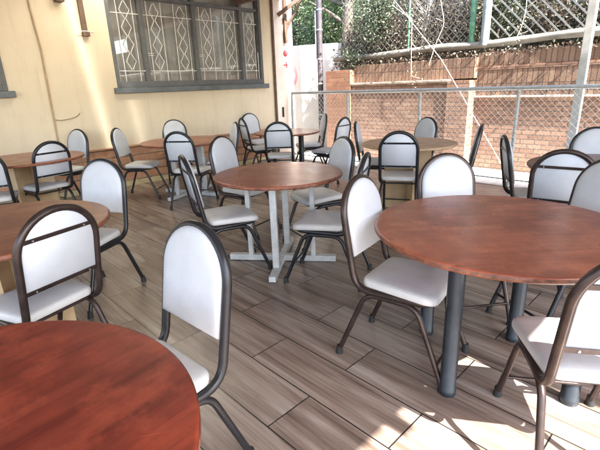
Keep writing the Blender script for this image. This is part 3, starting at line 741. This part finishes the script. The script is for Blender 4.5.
CHAIRS = [
 # x, y, facing deg, proto, label
 (-1.08, 1.78, 9.3, 1, 'bronze framed chair at the left of the big front table, whole seat in view'),
 (-.24, 1.66, 124, 1, 'bronze framed chair with sunlit white back cut by the right edge in the foreground'),
 (-.60, 2.68, -118, 0, 'chair with plain pale backrest cut by the right edge, right behind the big front table'),
 (-1.10, 2.46, -36, 1, 'chair facing the viewer across the far edge of the big front table'),
 (-1.30, .46, -86, 0, 'nearest chair, tall pale backrest beside the red foreground table'),
 (-2.29, .38, 198, 1, 'chair seen squarely from behind just above the red foreground table at left'),
 (-3.11, .87, -61, 0, 'chair with rounded pale backrest at the right end of the left oak based table'),
 (-5.37, 1.21, 191, 0, 'chair seen from behind with dark strap, in front of the far left table'),
 (-6.38, 1.72, -69, 0, 'small grey backed chair against the cream wall at the far left table'),
 (-5.17, .67, 165, 0, 'chair half cut by the left edge of the photo at the far left table'),
 (-5.84, 2.53, 42, 0, 'chair seen from the side, left of the round table under the big window'),
 (-6.45, 3.45, -25, 0, 'chair against the wall behind the round table under the big window'),
 (-4.84, 2.75, 124, 0, 'chair with its back to the viewer before the table under the big window'),
 (-5.23, 3.44, -111, 0, 'narrow edge on chair at the right end of the table under the big window'),
 (-2.78, 1.83, 71, 0, 'slanting chair with strapped back at the near left of the central grey legged table'),
 (-3.45, 2.54, 13, 1, 'chair with pale front at the far left of the central grey legged table'),
 (-2.63, 2.78, -106, 0, 'chair with grey front at the far right of the central grey legged table'),
 (-2.04, 2.25, 207, 0, 'chair facing left at the near right of the central grey legged table'),
 (-5.66, 4.54, 72, 0, 'darker chair with strap at the left of the small table near the pale pier'),
 (-6.40, 5.12, -6, 0, 'chair against the wall corner behind the small table near the pale pier'),
 (-4.72, 4.18, 134, 0, 'chair seen from behind in front of the small table near the pale pier'),
 (-5.21, 5.30, -126, 0, 'dark edge on chair before the whitewashed wall, right of the small far table'),
 (-4.43, 4.94, 187, 0, 'strapped white back chair standing alone before the fence, left of the oak table'),
 (-3.25, 4.55, 31, 0, 'thin edge on chair at the left side of the light oak table'),
 (-2.50, 3.92, 118, 0, 'chair seen from behind in front of the light oak table'),
 (-3.06, 5.05, -105, 0, 'chair facing the viewer behind the light oak table'),
 (-2.23, 4.55, 199, 0, 'slim edge on chair at the right of the light oak table before the brick wall'),
 (-1.15, 3.91, 30, 0, 'edge on chair with visible seat at the left of the maroon table'),
 (-.84, 4.47, -70, 0, 'chair with plain white front behind the maroon table beside the square post'),
 (-.82, 3.45, 100, 1, 'chair with strapped back in front of the maroon table at the right edge'),
]
used = {0: False, 1: False}
for x, y, a, pr, lab in CHAIRS:
    src = (black, bronze)[pr]
    c = src if not used[pr] else copy_tree(src)
    used[pr] = True
    c.location = (x, y, 0.001); c.rotation_euler.z = R(a); tag(c, lab, 'chair', G)

# ------------------------------------------------------------------ tables
def top(parent, rad, m_, em, z=.762, th=.028):
    MB().lathe([(rad-.012, -th), (rad-.003, -th+.002), (rad, -th+.008), (rad, -.007), (rad-.0025, -.002), (rad-.008, 0)], 96).build('tabletop', m_, parent, (0, 0, z))
    MB().lathe([(rad+.0005, -th+.006), (rad+.0022, -th+.008), (rad+.0022, -.009), (rad+.0005, -.007)], 96, cap=False).build('edge_band', em, parent, (0, 0, z))
def cross_base(t, rot, half=.46, pr=.27, beam_h=.05):
    for k in range(2):
        a = rot + k*math.pi/2; d = Vector((math.cos(a), math.sin(a), 0)); z = .028 + .0
        MB().bar(d*-half+Vector((0,0,z)), d*half+Vector((0,0,z)), .058-.004*k, beam_h-.004*k).build('foot_beam', GREYPAINT, t, bevel=.004)
    for k in range(4):
        a = rot + k*math.pi/2; d = Vector((math.cos(a), math.sin(a), 0))*pr
        MB().bar(d+Vector((0,0,.05)), d+Vector((0,0,.715)), .052, .038, (math.cos(a), math.sin(a), 0)).build('leg', GREYPAINT, t, bevel=.004)
    for k in range(2):
        a = rot + k*math.pi/2; d = Vector((math.cos(a), math.sin(a), 0))*(pr+.08)
        MB().bar(d*-1+Vector((0,0,.722-.001*k)), d+Vector((0,0,.722-.001*k)), .045, .018-.003*k).build('top_beam', GREYPAINT, t)
def tube_base(t, pos, m_=BLUESTEEL, r=.037):
    for (x, y) in pos:
        MB().lathe([(r+.002, 0), (r+.003, .004), (r+.003, .03), (r, .034), (r, .733)], 24, (x, y, 0.0)).build('leg', m_, t)
def oak_base(t, rot, w_=.27):
    for k in range(2):
        a = rot+k*math.pi/2; d = Vector((math.cos(a), math.sin(a), 0))
        if k == 0: MB().bar(d*-w_+Vector((0,0,.367)), d*w_+Vector((0,0,.367)), .03, .733).build('base_panel', OAKPANEL, t, bevel=.002)
        else:
            for s_ in (-1, 1): MB().bar(d*s_*.016+Vector((0,0,.366)), d*s_*w_+Vector((0,0,.366)), .03, .732).build('base_panel', OAKPANEL, t, bevel=.002)
def table(x, y, lab, rot=0):
    t = empty('round_table', (x, y, .001), rot); tag(t, lab, 'table', 'round dining tables'); return t
sq = [(-.03, -.35), (-.37, .05), (.40, -.03), (.03, .31)]
t = table(-.712, 1.995, 'big round reddish brown table on four dark tube legs, right of centre in front'); top(t, .586, MAHOG, EDGE); tube_base(t, sq)
t = table(-2.562, 2.23, 'round reddish brown table in the middle on pale grey legs and crossed feet'); top(t, .519, MAHOG, EDGE); cross_base(t, R(38))
t = table(-.971, -.142, 'dark red round tabletop filling the bottom left corner'); top(t, .56, REDTOP, EDGE); tube_base(t, sq)
t = table(-2.709, .334, 'brown round table with golden wooden base at the left edge'); top(t, .56, BROWNTOP, EDGE); oak_base(t, R(70))
t = table(-5.587, 1.137, 'brown round table on pale oak panels by the wall at far left'); top(t, .575, BROWNTOP, EDGE); oak_base(t, R(40))
t = table(-5.40, 3.02, 'round table on pale grey posts under the big barred window'); top(t, .60, BROWNTOP, EDGE); cross_base(t, R(20))
t = table(-4.95, 4.54, 'small far round table with black legs near the pale pier'); top(t, .51, BROWNTOP, EDGE); tube_base(t, [(.30, .02), (-.02, .30), (-.30, -.02), (.02, -.30)], BLACKT, .03)
t = table(-2.66, 4.33, 'light oak round table with matching panel base near the fence'); top(t, .53, OAK, OAKEDGE); oak_base(t, R(48))
t = table(-.66, 3.94, 'dark maroon round table cut by the right edge before the fence'); top(t, .56, MAROON, EDGE); tube_base(t, sq)
